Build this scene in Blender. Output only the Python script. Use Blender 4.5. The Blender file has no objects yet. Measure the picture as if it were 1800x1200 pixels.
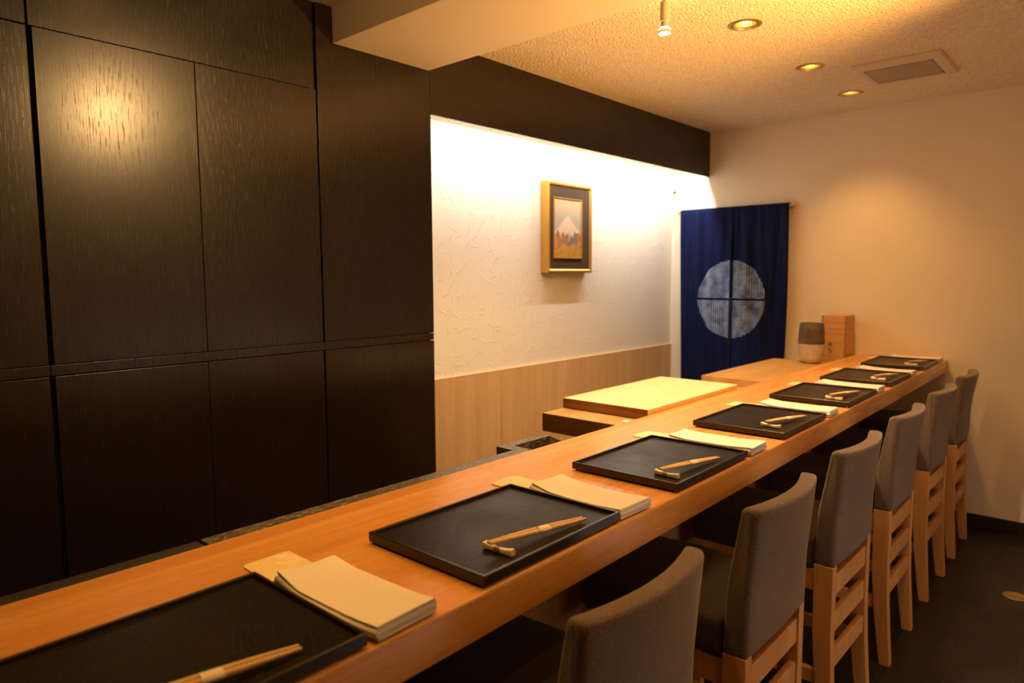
import bpy, bmesh, math, random
from mathutils import Vector, Matrix

S = bpy.context.scene
COL = S.collection
random.seed(7)

# ------------------------------------------------------------------ camera, world, exposure
CAM_F, YAW, PITCH, ROLL = 1211.43, math.radians(41.9139), math.radians(-5.4329), math.radians(-0.2934)
EYE = 1.40
fw = Vector((-math.sin(YAW) * math.cos(PITCH), math.cos(YAW) * math.cos(PITCH), math.sin(PITCH)))
rt = Vector((math.cos(YAW), math.sin(YAW), 0.0))
up = rt.cross(fw)
cr, sr = math.cos(ROLL), math.sin(ROLL)
rt, up = cr * rt + sr * up, -sr * rt + cr * up
cam_data = bpy.data.cameras.new('camera')
cam_data.sensor_width = 36.0
cam_data.lens = CAM_F / 1800 * 36.0
cam_data.clip_start = 0.02
cam_data.dof.use_dof = True
cam_data.dof.focus_distance = 1.75
cam_data.dof.aperture_fstop = 3.5
cam = bpy.data.objects.new('camera', cam_data)
COL.objects.link(cam)
M = Matrix((rt, up, -fw)).transposed().to_4x4()
M.translation = Vector((0, 0, EYE))
cam.matrix_world = M
S.camera = cam

S.view_settings.view_transform = 'Standard'
S.view_settings.look = 'None'
S.view_settings.gamma = 1.0
S.view_settings.use_curve_mapping = False
S.view_settings.exposure = 0.17
w = bpy.data.worlds.new('world')
S.world = w
w.use_nodes = True
w.node_tree.nodes['Background'].inputs[0].default_value = (0.02, 0.02, 0.025, 1)
w.node_tree.nodes['Background'].inputs[1].default_value = 0.2
S.cycles.max_bounces = 8
S.cycles.diffuse_bounces = 5
S.cycles.glossy_bounces = 4
S.cycles.caustics_reflective = False
S.cycles.caustics_refractive = False
S.cycles.sample_clamp_indirect = 4.0

# light levels (watts) and colours; the lamps themselves are made inside their fixtures below
WARM = (1.0, 0.49, 0.115)
HALO = (1.0, 0.64, 0.33)
NICHE = (1.0, 0.91, 0.82)
DOORC = (1.0, 0.58, 0.21)
P_DOWN, P_BOARD_SPOT, P_DOOR_SPOT, P_NICHE = 27.0, 90.0, 98.0, (5.4, 9.3)
P_NEAR, P_AISLE, P_KITCHEN = (24.0, 37.0), (18.0, 2.0), 14.0
P_SPILL, P_FILL, P_UP = 3.0, 5.0, 520.0                    # leak through the spot glass, added point light, added uplight
E_FILL_PANE = 0.68  # glow of the added, unseen pane in the right wall

# ------------------------------------------------------------------ room numbers (metres)
XC, XN = -2.20, -2.48            # cupboard front plane, niche wall plane
YF, YB = 4.486, -1.10            # far wall, wall behind the camera
XR = 0.50                        # right wall
ZC = 2.366                       # ceiling
ZT = 0.92                        # counter top


def cfront(y):                   # front edge of the counter
    return -0.699 - 0.0104 * y


# ------------------------------------------------------------------ material helper
class Mat:
    def __init__(s, name, rough=0.5, spec=0.5, color=(0.5, 0.5, 0.5)):
        s.m = bpy.data.materials.new(name)
        s.m.use_nodes = True
        s.t = s.m.node_tree
        s.b = s.t.nodes['Principled BSDF']
        s.b.inputs['Roughness'].default_value = rough
        s.b.inputs['Specular IOR Level'].default_value = spec
        s.b.inputs['Base Color'].default_value = (*color, 1)

    def n(s, typ, **kw):
        nd = s.t.nodes.new('ShaderNode' + typ)
        for k, v in kw.items():
            setattr(nd, k, v)
        return nd

    def put(s, sock, v):
        if isinstance(v, bpy.types.NodeSocket):
            s.t.links.new(v, sock)
        elif isinstance(v, (tuple, list)) and len(v) == 3 and sock.type == 'RGBA':
            sock.default_value = (*v, 1)
        else:
            sock.default_value = v

    def obj(s):
        return s.n('TexCoord').outputs['Object']

    def rnd(s):
        return s.n('ObjectInfo').outputs['Random']

    def map(s, vec, scale=(1, 1, 1), rot=(0, 0, 0), loc=(0, 0, 0)):
        nd = s.n('Mapping')
        s.put(nd.inputs['Vector'], vec)
        nd.inputs['Scale'].default_value = scale
        nd.inputs['Rotation'].default_value = rot
        nd.inputs['Location'].default_value = loc
        return nd.outputs[0]

    def noise(s, vec, scale, detail=3, rough=0.5, dist=0.0, out=0):
        nd = s.n('TexNoise')
        s.put(nd.inputs['Vector'], vec)
        nd.inputs['Scale'].default_value = scale
        nd.inputs['Detail'].default_value = detail
        nd.inputs['Roughness'].default_value = rough
        nd.inputs['Distortion'].default_value = dist
        return nd.outputs[out]

    def wave(s, vec, scale, dist=0, detail=2, dscale=1, direction='X', kind='BANDS'):
        nd = s.n('TexWave', wave_type=kind)
        if kind == 'BANDS':
            nd.bands_direction = direction
        else:
            nd.rings_direction = direction
        s.put(nd.inputs['Vector'], vec)
        nd.inputs['Scale'].default_value = scale
        nd.inputs['Distortion'].default_value = dist
        nd.inputs['Detail'].default_value = detail
        nd.inputs['Detail Scale'].default_value = dscale
        return nd.outputs[1]

    def voro(s, vec, scale, feature='F1', out='Distance', dims='3D'):
        nd = s.n('TexVoronoi', feature=feature, voronoi_dimensions=dims)
        s.put(nd.inputs['Vector'], vec)
        nd.inputs['Scale'].default_value = scale
        return nd.outputs[out]

    def ramp(s, fac, stops):
        nd = s.n('ValToRGB')
        s.put(nd.inputs[0], fac)
        el = nd.color_ramp.elements
        while len(el) > len(stops):
            el.remove(el[-1])
        while len(el) < len(stops):
            el.new(0.5)
        for e, (p, c) in zip(el, stops):
            e.position = p
            e.color = (*c, 1) if not isinstance(c, (int, float)) else (c, c, c, 1)
        return nd.outputs[0]

    def mix(s, fac, a, b, mode='MIX'):
        nd = s.n('MixRGB', blend_type=mode)
        s.put(nd.inputs[0], fac)
        s.put(nd.inputs[1], a)
        s.put(nd.inputs[2], b)
        return nd.outputs[0]

    def math(s, op, a, b=0.0, c=None, clamp=False):
        nd = s.n('Math', operation=op, use_clamp=clamp)
        s.put(nd.inputs[0], a)
        s.put(nd.inputs[1], b)
        if c is not None:
            s.put(nd.inputs[2], c)
        return nd.outputs[0]

    def range(s, v, a, b, c=0.0, d=1.0):
        nd = s.n('MapRange')
        s.put(nd.inputs[0], v)
        for i, x in zip((1, 2, 3, 4), (a, b, c, d)):
            nd.inputs[i].default_value = x
        return nd.outputs[0]

    def sep(s, vec):
        nd = s.n('SeparateXYZ')
        s.put(nd.inputs[0], vec)
        return nd.outputs

    def bump(s, h, strength=0.3, dist=0.002, normal=None):
        nd = s.n('Bump')
        s.put(nd.inputs['Height'], h)
        nd.inputs['Strength'].default_value = strength
        nd.inputs['Distance'].default_value = dist
        if normal is not None:
            s.put(nd.inputs['Normal'], normal)
        s.t.links.new(nd.outputs[0], s.b.inputs['Normal'])
        return nd.outputs[0]

    def color(s, v):
        s.put(s.b.inputs['Base Color'], v)

    def rough(s, v):
        s.put(s.b.inputs['Roughness'], v)


def plain(name, color, rough=0.5, spec=0.5, metal=0.0):
    m = Mat(name, rough, spec, color)
    m.b.inputs['Metallic'].default_value = metal
    return m.m


def glow(name, color, strength):
    m = Mat(name, 0.5, 0.2, color)
    m.b.inputs['Emission Color'].default_value = (*color, 1)
    m.b.inputs['Emission Strength'].default_value = strength
    return m.m


def wood(name, c1, c2, c3, axis=1, rough=0.4, spec=0.4, scale=1.0, fine=0.25, vary=0.0, bump=0.08, coat=0.0):
    """grain runs along the given axis"""
    m = Mat(name, rough, spec)
    v = m.obj()
    if vary:
        off = m.n('VectorMath', operation='ADD')
        m.put(off.inputs[0], v)
        k = m.math('MULTIPLY', m.rnd(), 37.0)
        m.put(off.inputs[1], k)
        v = off.outputs[0]
    sc = [14.0 * scale] * 3
    sc[axis] = 0.7 * scale
    a = m.map(v, sc)
    n1 = m.noise(a, 1.0, 4, 0.55, 0.6)
    sc2 = [150.0 * scale] * 3
    sc2[axis] = 3.0 * scale
    n2 = m.noise(m.map(v, sc2), 1.0, 3, 0.6)
    col = m.ramp(n1, [(0.28, c1), (0.52, c2), (0.74, c3)])
    col = m.mix(fine, col, m.ramp(n2, [(0.3, 0.55), (0.7, 1.0)]), 'MULTIPLY')
    if vary:
        col = m.mix(vary, col, m.ramp(m.rnd(), [(0.0, 0.6), (1.0, 1.0)]), 'MULTIPLY')
    m.color(col)
    m.rough(m.range(n1, 0.2, 0.8, rough * 0.85, rough * 1.2))
    m.bump(n2, bump, 0.001)
    if coat:
        m.b.inputs['Coat Weight'].default_value = coat
        m.b.inputs['Coat Roughness'].default_value = 0.2
    return m.m


# ---- plaster / wallpaper
def mk_wall():
    m = Mat('warm_white_wallpaper', 0.85, 0.2)
    v = m.obj()
    n = m.noise(v, 160, 3, 0.6)
    m.color(m.ramp(m.noise(v, 1.2, 3), [(0.3, (0.82, 0.75, 0.63)), (0.7, (0.87, 0.80, 0.68))]))
    m.bump(n, 0.25, 0.0015)
    return m.m


def mk_ceiling():
    m = Mat('rough_cast_ceiling_paper', 0.9, 0.2)
    v = m.obj()
    n = m.noise(v, 130, 2, 0.6)
    n2 = m.voro(v, 95)
    h = m.math('ADD', n, m.math('MULTIPLY', n2, 0.6))
    m.color(m.ramp(n, [(0.35, (0.64, 0.56, 0.44)), (0.62, (0.88, 0.80, 0.66))]))
    m.bump(h, 0.8, 0.005)
    return m.m


def mk_straw_wall():
    """washi wallpaper: short raised straw fibres lying at random angles"""
    m = Mat('straw_flecked_wallpaper', 0.8, 0.25)
    v = m.obj()
    o = m.sep(v)
    comb = m.n('CombineXYZ')
    m.put(comb.inputs[0], o[1])
    m.put(comb.inputs[1], o[2])
    warp = m.n('VectorMath', operation='MULTIPLY_ADD')
    m.put(warp.inputs[0], m.noise(comb.outputs[0], 16, 1, out=1))
    warp.inputs[1].default_value = (0.022, 0.022, 0)
    m.put(warp.inputs[2], comb.outputs[0])
    height = None
    for i, (sc, L, wd) in enumerate(((11.0, 0.28, 0.018), (17.0, 0.36, 0.025), (8.0, 0.24, 0.014))):
        mp = m.map(warp.outputs[0], loc=(3.7 * i, 1.9 * i, 0))
        vn = m.n('TexVoronoi', feature='F1', voronoi_dimensions='2D')
        m.put(vn.inputs['Vector'], mp)
        vn.inputs['Scale'].default_value = sc
        d = m.n('VectorMath', operation='SUBTRACT')
        m.put(d.inputs[0], mp)
        m.put(d.inputs[1], vn.outputs['Position'])
        dv = m.sep(d.outputs[0])
        cv = m.n('SeparateColor')
        m.put(cv.inputs[0], vn.outputs['Color'])
        ang = m.math('MULTIPLY_ADD', cv.outputs[0], 3.3, -0.6)
        ca, sa = m.math('COSINE', ang), m.math('SINE', ang)
        uu = m.math('ADD', m.math('MULTIPLY', dv[0], ca), m.math('MULTIPLY', dv[1], sa))
        vv = m.math('SUBTRACT', m.math('MULTIPLY', dv[1], ca), m.math('MULTIPLY', dv[0], sa))
        a = m.range(m.math('ABSOLUTE', uu), L / sc * 0.8, L / sc, 1, 0)
        b = m.range(m.math('ABSOLUTE', vv), wd / sc * 0.4, wd / sc * 1.6, 1, 0)
        k = m.math('GREATER_THAN', cv.outputs[1], 0.35)
        h = m.math('MULTIPLY', m.math('MULTIPLY', a, b), k)
        height = h if height is None else m.math('MAXIMUM', height, h)
    fine = m.math('MULTIPLY', m.noise(v, 90, 3), 0.25)
    m.color(m.mix(m.math('MULTIPLY', height, 0.45), (0.80, 0.77, 0.68), (0.88, 0.84, 0.76)))
    m.bump(m.math('ADD', height, fine), 0.8, 0.0030)
    return m.m


def mk_dark_wood():
    m = Mat('black_stained_oak_veneer', 0.3, 0.5)
    v = m.obj()
    warp = m.noise(m.map(v, (2.2, 2.2, 0.7)), 1.0, 2, 0.5)
    cath = m.n('CombineXYZ')
    o = m.sep(v)
    m.put(cath.inputs[0], m.math('MULTIPLY_ADD', warp, 0.35, m.math('MULTIPLY', o[1], 1.0)))
    m.put(cath.inputs[1], m.math('MULTIPLY', o[2], 0.10))
    wv = m.wave(cath.outputs[0], 26, 2.0, 2, 1.5)
    pores = m.noise(m.map(v, (430, 430, 20)), 1.0, 2, 0.6)
    pm = m.range(pores, 0.54, 0.64, 0, 1)
    grain = m.math('MULTIPLY', pm, m.range(wv, 0.3, 0.8, 0.08, 1.0))
    m.color(m.mix(grain, (0.009, 0.005, 0.0025), (0.004, 0.0024, 0.0014)))
    cl = m.noise(v, 2.6, 3, 0.5)
    m.rough(m.math('ADD', m.range(cl, 0.2, 0.8, 0.225, 0.275), m.math('MULTIPLY', grain, 0.12)))
    m.bump(m.math('MULTIPLY', grain, -1.0), 0.35, 0.00013)
    return m.m


def mk_hinoki():
    m = Mat('hinoki_counter_wood', 0.3, 0.45)
    v = m.obj()
    n1 = m.noise(m.map(v, (9, 0.35, 9)), 1.0, 4, 0.55, 0.8)
    n2 = m.noise(m.map(v, (60, 0.9, 60)), 1.0, 3, 0.55, 0.5)
    n3 = m.noise(m.map(v, (220, 4, 220)), 1.0, 2, 0.6)
    col = m.ramp(n1, [(0.28, (0.58, 0.26, 0.060)), (0.5, (0.68, 0.34, 0.090)), (0.72, (0.76, 0.42, 0.13))])
    col = m.mix(0.35, col, m.ramp(n2, [(0.35, 0.82), (0.65, 1.0)]), 'MULTIPLY')
    col = m.mix(0.10, col, m.ramp(n3, [(0.35, 0.6), (0.65, 1.0)]), 'MULTIPLY')
    m.color(col)
    m.rough(m.range(n2, 0.3, 0.7, 0.22, 0.32))
    m.bump(n3, 0.05, 0.0006)
    return m.m


def mk_lacquer():
    m = Mat('black_lacquered_leather_grain', 0.4, 0.13)
    v = m.obj()
    k = m.n('VectorMath', operation='ADD')
    m.put(k.inputs[0], v)
    m.put(k.inputs[1], m.math('MULTIPLY', m.rnd(), 19.0))
    v = k.outputs[0]
    cl = m.noise(v, 11, 4, 0.6, 0.5)
    g = m.noise(v, 300, 2, 0.5)
    m.color(m.mix(m.range(g, 0.52, 0.66, 0, 0.75), m.ramp(cl, [(0.3, (0.004, 0.003, 0.0022)), (0.7, (0.012, 0.009, 0.0066))]), (0.045, 0.035, 0.026)))
    m.rough(m.range(cl, 0.3, 0.7, 0.30, 0.44))
    m.bump(g, 0.4, 0.0003)
    return m.m


def mk_fabric(name, c1, c2, scale=900, rough=0.95, bump=0.4, sheen=0.3):
    m = Mat(name, rough, 0.15)
    v = m.obj()
    n = m.noise(v, scale, 2, 0.7)
    n2 = m.noise(v, 5, 3)
    col = m.ramp(n, [(0.33, c1), (0.67, c2)])
    col = m.mix(0.3, col, m.ramp(n2, [(0.3, 0.75), (0.7, 1.0)]), 'MULTIPLY')
    m.color(col)
    m.b.inputs['Sheen Weight'].default_value = sheen
    m.b.inputs['Sheen Roughness'].default_value = 0.5
    m.bump(n, bump, 0.0012)
    return m.m


def mk_granite():
    m = Mat('speckled_dark_granite', 0.35, 0.5)
    v = m.obj()
    n = m.noise(m.map(v, (260, 90, 260)), 1.0, 2, 0.6)
    n2 = m.noise(v, 35, 3)
    col = m.ramp(n2, [(0.3, (0.05, 0.045, 0.042)), (0.7, (0.085, 0.075, 0.068))])
    col = m.mix(m.range(n, 0.56, 0.63, 0, 1), col, (0.34, 0.30, 0.25))
    m.color(col)
    m.bump(n, 0.3, 0.0006)
    return m.m


def mk_noren():
    """indigo cloth with a kasuri disc: four quarters of fine lines, crossed by dark bands"""
    m = Mat('indigo_cloth_with_kasuri_disc', 0.9, 0.02)
    o = m.sep(m.obj())
    x = m.math('ADD', o[0], 2.004)
    z = m.math('ADD', o[2], -1.236)
    jag = m.math('MULTIPLY', m.math('FRACT', m.math('MULTIPLY', m.math('ADD', x, z), 31.0)), 0.012)
    qx = m.math('DIVIDE', m.math('ADD', x, 0.0), 0.238)
    qz = m.math('DIVIDE', z, 0.262)
    rr = m.math('SQRT', m.math('ADD', m.math('MULTIPLY', qx, qx), m.math('MULTIPLY', qz, qz)))
    disc = m.math('LESS_THAN', m.math('ADD', rr, jag), 1.0)
    q = m.math('GREATER_THAN', m.math('MULTIPLY', x, z), 0.0)      # upper right, lower left
    # lines
    def lines(c, f):
        fr = m.math('FRACT', m.math('MULTIPLY', c, f))
        return m.range(m.math('ABSOLUTE', m.math('SUBTRACT', fr, 0.5)), 0.24, 0.36, 1, 0)
    hz = lines(o[2], 74.0)
    vt = lines(o[0], 74.0)
    nz = m.math('LESS_THAN', q, 0.5)
    ln = m.math('ADD', m.math('MULTIPLY', hz, nz), m.math('MULTIPLY', vt, q))
    bl = m.noise(m.obj(), 14, 3, 0.6)
    br = m.noise(m.obj(), 260, 2, 0.7)
    val = m.math('MULTIPLY', m.range(bl, 0.36, 0.62, 0.35, 1.0), m.range(br, 0.3, 0.6, 0.6, 1.0))
    ln = m.math('MULTIPLY', m.math('MULTIPLY_ADD', ln, 0.85, 0.06), val)
    cross = m.math('MULTIPLY', m.math('GREATER_THAN', m.math('ABSOLUTE', m.math('ADD', x, 0.0)), 0.008),
                   m.math('GREATER_THAN', m.math('ABSOLUTE', z), 0.008))
    fac = m.math('MULTIPLY', m.math('MULTIPLY', disc, cross), ln, clamp=True)
    ind = m.ramp(m.noise(m.map(m.obj(), (60, 60, 3)), 1.0, 3), [(0.3, (0.0065, 0.0105, 0.046)), (0.7, (0.0125, 0.018, 0.072))])
    tint = m.mix(m.range(m.noise(m.obj(), 120, 2), 0.62, 0.72, 0, 0.6), (0.42, 0.58, 0.90), (0.95, 0.60, 0.40))  # warm flecks: light gleaming through the cloth, put into the colour
    m.color(m.mix(fac, ind, tint))
    m.bump(m.noise(m.obj(), 700, 2), 0.2, 0.001)
    return m.m


def mk_painting():
    """a small mountain landscape in faded colours (y across, z up; centre at y=3.195, z=1.672)"""
    m = Mat('mountain_landscape_painting', 0.6, 0.3)
    o = m.sep(m.obj())
    y = m.math('DIVIDE', m.math('ADD', o[1], -3.195), 0.130)          # -1..1
    z = m.math('DIVIDE', m.math('ADD', o[2], -1.672), 0.170)          # -1..1
    n = m.noise(m.obj(), 45, 4, 0.6)
    nb = m.noise(m.obj(), 18, 3, 0.6)
    sky = m.mix(m.range(m.math('ADD', z, m.math('MULTIPLY', nb, 0.6)), 0.5, 1.2), (0.36, 0.34, 0.27), (0.52, 0.38, 0.22))
    ay = m.math('ABSOLUTE', m.math('ADD', y, 0.0))
    ridge = m.math('SUBTRACT', 0.40, m.math('MULTIPLY', m.math('POWER', m.math('MAXIMUM', m.math('SUBTRACT', ay, 0.12), 0.0), 0.85), 0.62))
    mt = m.range(m.math('SUBTRACT', ridge, z), 0.0, 0.04)
    snow = m.mix(m.range(m.wave(m.map(m.obj(), (0, 1, 0.8)), 60, 6, 3, 1), 0.85, 1.0, 0, 0.7), (0.62, 0.48, 0.35), (0.22, 0.14, 0.10))
    c = m.mix(mt, sky, snow)
    tl = m.math('MULTIPLY_ADD', m.noise(m.map(m.obj(), (1, 60, 12)), 1.0, 3), 0.8, -0.58)
    trees = m.range(m.math('SUBTRACT', tl, z), 0.0, 0.08)
    tc = m.ramp(nb, [(0.38, (0.13, 0.13, 0.16)), (0.5, (0.30, 0.14, 0.045)), (0.64, (0.50, 0.26, 0.09))])
    c = m.mix(trees, c, tc)
    fld = m.range(m.math('SUBTRACT', m.math('MULTIPLY_ADD', n, 0.5, -0.75), z), 0.0, 0.15)
    c = m.mix(fld, c, m.ramp(n, [(0.35, (0.34, 0.18, 0.025)), (0.6, (0.50, 0.29, 0.03))]))
    m.color(c)
    return m.m


def mk_crackle():
    m = Mat('crackled_cream_glaze', 0.35, 0.5)
    v = m.obj()
    cr_ = m.voro(v, 75, 'DISTANCE_TO_EDGE')
    l = m.range(cr_, 0.0, 0.06, 1, 0)
    m.color(m.mix(l, m.ramp(m.noise(v, 12), [(0.3, (0.52, 0.42, 0.30)), (0.7, (0.66, 0.56, 0.42))]), (0.16, 0.10, 0.06)))
    return m.m


def mk_raku():
    m = Mat('smoky_matt_grey_clay', 0.75, 0.3)
    m.color(m.ramp(m.noise(m.obj(), 16, 4, 0.6), [(0.3, (0.035, 0.028, 0.022)), (0.7, (0.15, 0.115, 0.085))]))
    return m.m


def mk_floor():
    m = Mat('dark_slate_floor_tile', 0.42, 0.4)
    v = m.obj()
    n = m.noise(v, 7, 4, 0.6)
    col = m.ramp(n, [(0.3, (0.011, 0.0092, 0.0082)), (0.7, (0.020, 0.0172, 0.0155))])
    m.color(m.mix(0.4, col, m.ramp(m.rnd(), [(0, 0.6), (1, 1.0)]), 'MULTIPLY'))
    m.bump(m.noise(v, 60, 3), 0.15, 0.002)
    return m.m


def mk_cutting_board():
    m = Mat('worn_pale_board_wood', 0.55, 0.35)
    v = m.obj()
    n1 = m.noise(m.map(v, (10, 0.6, 10)), 1.0, 4, 0.5, 0.5)
    st = m.range(m.noise(v, 9, 4, 0.65), 0.58, 0.72, 0, 1)
    col = m.ramp(n1, [(0.3, (0.74, 0.60, 0.37)), (0.7, (0.80, 0.68, 0.45))])
    m.color(m.mix(m.math('MULTIPLY', st, 0.35), col, (0.42, 0.24, 0.09)))
    return m.m


def mk_coaster():
    m = Mat('cream_card_with_pale_pattern', 0.6, 0.3)
    o = m.obj()
    v = m.voro(o, 130, 'DISTANCE_TO_EDGE')
    msk = m.math('MULTIPLY', m.range(v, 0.05, 0.16, 1, 0), m.range(m.noise(o, 25, 2), 0.5, 0.58))
    m.color(m.mix(msk, (0.80, 0.64, 0.36), (0.90, 0.80, 0.58)))
    return m.m


MT = dict(
    wall=mk_wall(), ceiling=mk_ceiling(), straw=mk_straw_wall(), dark=mk_dark_wood(), hinoki=mk_hinoki(),
    lacquer=mk_lacquer(), granite=mk_granite(), noren=mk_noren(), painting=mk_painting(), crackle=mk_crackle(),
    raku=mk_raku(), floor=mk_floor(), board=mk_cutting_board(), coaster=mk_coaster(),
    lacq_rim=plain('black_lacquer', (0.016, 0.010, 0.007), 0.28),
    tweed=mk_fabric('taupe_tweed', (0.060, 0.043, 0.032), (0.20, 0.148, 0.112), 420, bump=0.6),
    seatfab=mk_fabric('dark_brown_seat_cloth', (0.035, 0.026, 0.019), (0.085, 0.063, 0.046), 620, bump=0.5, sheen=0.1),
    towel=mk_fabric('white_cotton_towelling', (0.82, 0.76, 0.67), (0.90, 0.86, 0.78), 1300, bump=0.35, sheen=0.1),
    beech=wood('varnished_beech', (0.54, 0.26, 0.075), (0.63, 0.32, 0.10), (0.71, 0.39, 0.14), 2, 0.38, 0.45, 1.6, 0.2, 0.12, 0.05),
    wains=wood('oak_wainscot_veneer', (0.56, 0.36, 0.17), (0.66, 0.44, 0.22), (0.72, 0.50, 0.26), 2, 0.5, 0.35, 0.8, 0.2, 0.25, 0.06),
    slab=wood('weathered_slab_wood', (0.40, 0.23, 0.085), (0.52, 0.32, 0.125), (0.60, 0.39, 0.17), 1, 0.5, 0.35, 0.9, 0.3, 0.1, 0.08),
    panelwood=wood('counter_front_veneer', (0.40, 0.23, 0.09), (0.48, 0.29, 0.12), (0.54, 0.34, 0.15), 2, 0.45, 0.4, 1.0, 0.2),
    boxwood=wood('cedar_box_wood', (0.52, 0.27, 0.09), (0.60, 0.33, 0.12), (0.68, 0.40, 0.16), 0, 0.5, 0.35, 2.0, 0.2),
    boxdark=plain('box_end_grain', (0.22, 0.085, 0.022), 0.6),
    bamboo=wood('pale_chopstick_wood', (0.62, 0.41, 0.19), (0.68, 0.47, 0.23), (0.74, 0.53, 0.28), 1, 0.5, 0.3, 3.0, 0.15),
    restclay=plain('cream_ceramic_rest', (0.82, 0.70, 0.50), 0.4),
    paper=plain('white_paper_band', (0.80, 0.72, 0.58), 0.7, 0.2),
    ink=plain('black_ink', (0.02, 0.016, 0.014), 0.7, 0.2),
    gold=plain('gilt_wood', (0.62, 0.36, 0.075), 0.35, 0.5, 0.6),
    mat=mk_fabric('brown_mount_board', (0.060, 0.040, 0.026), (0.085, 0.058, 0.038), 400, bump=0.1, sheen=0.0),
    steel=plain('brushed_steel', (0.62, 0.60, 0.57), 0.3, 0.5, 1.0),
    brass=plain('aged_brass', (0.50, 0.38, 0.20), 0.4, 0.5, 0.9),
    black=plain('matt_black', (0.012, 0.010, 0.009), 0.6),
    white=plain('white_enamel', (0.72, 0.68, 0.60), 0.4),
    holder=plain('shaded_white_enamel', (0.30, 0.25, 0.19), 0.5),  # white lamp body; its shade is put into the tone
    plastic=plain('ivory_plastic', (0.62, 0.55, 0.45), 0.45),
    grout=plain('grey_grout', (0.17, 0.15, 0.13), 0.8),
    rod=wood('pale_rod_wood', (0.66, 0.46, 0.22), (0.72, 0.52, 0.27), (0.78, 0.58, 0.32), 0, 0.5, 0.3, 3.0, 0.1),
    base=plain('dark_skirting', (0.020, 0.014, 0.011), 0.4),
    reflector=plain('satin_gold_reflector', (0.86, 0.62, 0.32), 0.22, 0.5, 1.0),
    bulb=glow('lit_halogen_bulb', (1.0, 0.72, 0.36), 40.0),
    lampglass=glow('lit_reflector_glass', (1.0, 0.76, 0.45), 3.0),
    tube=glow('lit_tube', (1.0, 0.85, 0.6), 6.0),
    fill_pane=glow('fill_pane_glow', (1.0, 0.84, 0.80), E_FILL_PANE),  # glowing pane of an assumed window, added to brighten the chair backs
)


# ------------------------------------------------------------------ mesh helpers
def link(name, bm, mat, parent=None, smooth=None, bevel=0.0, seg=2):
    me = bpy.data.meshes.new(name)
    bmesh.ops.recalc_face_normals(bm, faces=bm.faces[:])
    bm.to_mesh(me)
    bm.free()
    if mat is not None:
        me.materials.append(MT[mat] if isinstance(mat, str) else mat)
    o = bpy.data.objects.new(name, me)
    COL.objects.link(o)
    if parent is not None:
        o.parent = parent
    if bevel:
        md = o.modifiers.new('bevel', 'BEVEL')
        md.width = bevel
        md.segments = seg
        md.limit_method = 'ANGLE'
        md.angle_limit = math.radians(40)
        md.harden_normals = False
    if smooth:
        me.polygons.foreach_set('use_smooth', [True] * len(me.polygons))
        if smooth < 180:
            me.set_sharp_from_angle(angle=math.radians(smooth))
    return o


def box(bm, x0, x1, y0, y1, z0, z1):
    vs = [bm.verts.new((x, y, z)) for x in (x0, x1) for y in (y0, y1) for z in (z0, z1)]
    for f in ((0, 1, 3, 2), (4, 6, 7, 5), (0, 4, 5, 1), (2, 3, 7, 6), (0, 2, 6, 4), (1, 5, 7, 3)):
        bm.faces.new([vs[i] for i in f])


def boxo(name, x0, x1, y0, y1, z0, z1, mat, parent=None, bevel=0.0, seg=2):
    bm = bmesh.new()
    box(bm, x0, x1, y0, y1, z0, z1)
    return link(name, bm, mat, parent, bevel=bevel, seg=seg)


def loft(bm, rings, cap=True, closed=True):
    R = [[bm.verts.new(p) for p in r] for r in rings]
    n = len(R[0])
    for a, b in zip(R, R[1:]):
        for i in range(n if closed else n - 1):
            j = (i + 1) % n
            bm.faces.new((a[i], a[j], b[j], b[i]))
    if cap:
        bm.faces.new(R[0][::-1])
        bm.faces.new(R[-1])
    return R


def lathe(bm, prof, seg=32, axis='z', center=(0, 0, 0), cap=True):
    rings = []
    for r, h in prof:
        ring = []
        for i in range(seg):
            a = 2 * math.pi * i / seg
            c_, s_ = r * math.cos(a), r * math.sin(a)
            p = {'z': (c_, s_, h), 'x': (h, c_, s_), 'y': (s_, h, c_)}[axis]
            ring.append(tuple(p[k] + center[k] for k in range(3)))
        rings.append(ring)
    loft(bm, rings, cap)


def rpoly(pts, r, n=4, inset=0.0):
    """rounded convex polygon (2-D, counter-clockwise), optionally inset; constant point count"""
    P = [Vector(p) for p in pts]
    k = len(P)
    if inset:
        Q = []
        for i in range(k):
            a, b, c = P[i - 1], P[i], P[(i + 1) % k]
            d1, d2 = (b - a).normalized(), (c - b).normalized()
            n1, n2 = Vector((-d1.y, d1.x)), Vector((-d2.y, d2.x))
            bis = (n1 + n2).normalized()
            Q.append(b + bis * (inset / max(0.3, bis.dot(n1))))
        P = Q
    out = []
    for i in range(k):
        a, b, c = P[i - 1], P[i], P[(i + 1) % k]
        rr = r[i] if isinstance(r, (list, tuple)) else r
        rr = max(0.0005, rr)
        d1, d2 = (a - b).normalized(), (c - b).normalized()
        p0, p1 = b + d1 * rr, b + d2 * rr
        for j in range(n + 1):
            t = j / n
            out.append((1 - t) ** 2 * p0 + 2 * t * (1 - t) * b + t * t * p1)
    return out


def extr(bm, pts2, place, a, b):
    """extrude a 2-D outline from a to b; place(u, v, w) -> 3-D"""
    loft(bm, [[place(p[0], p[1], a) for p in pts2], [place(p[0], p[1], b) for p in pts2]])


def tag(o, label=None, cat=None, group=None, kind=None):
    if label:
        o['label'] = label
    if cat:
        o['category'] = cat
    if group:
        o['group'] = group
    if kind:
        o['kind'] = kind
    return o


def thing(name, label, cat, loc=(0, 0, 0), group=None, rz=0.0):
    o = bpy.data.objects.new(name, None)
    o.empty_display_size = 0.05
    COL.objects.link(o)
    o.location = loc
    o.rotation_euler = (0, 0, rz)
    return tag(o, label, cat, group)


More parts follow.
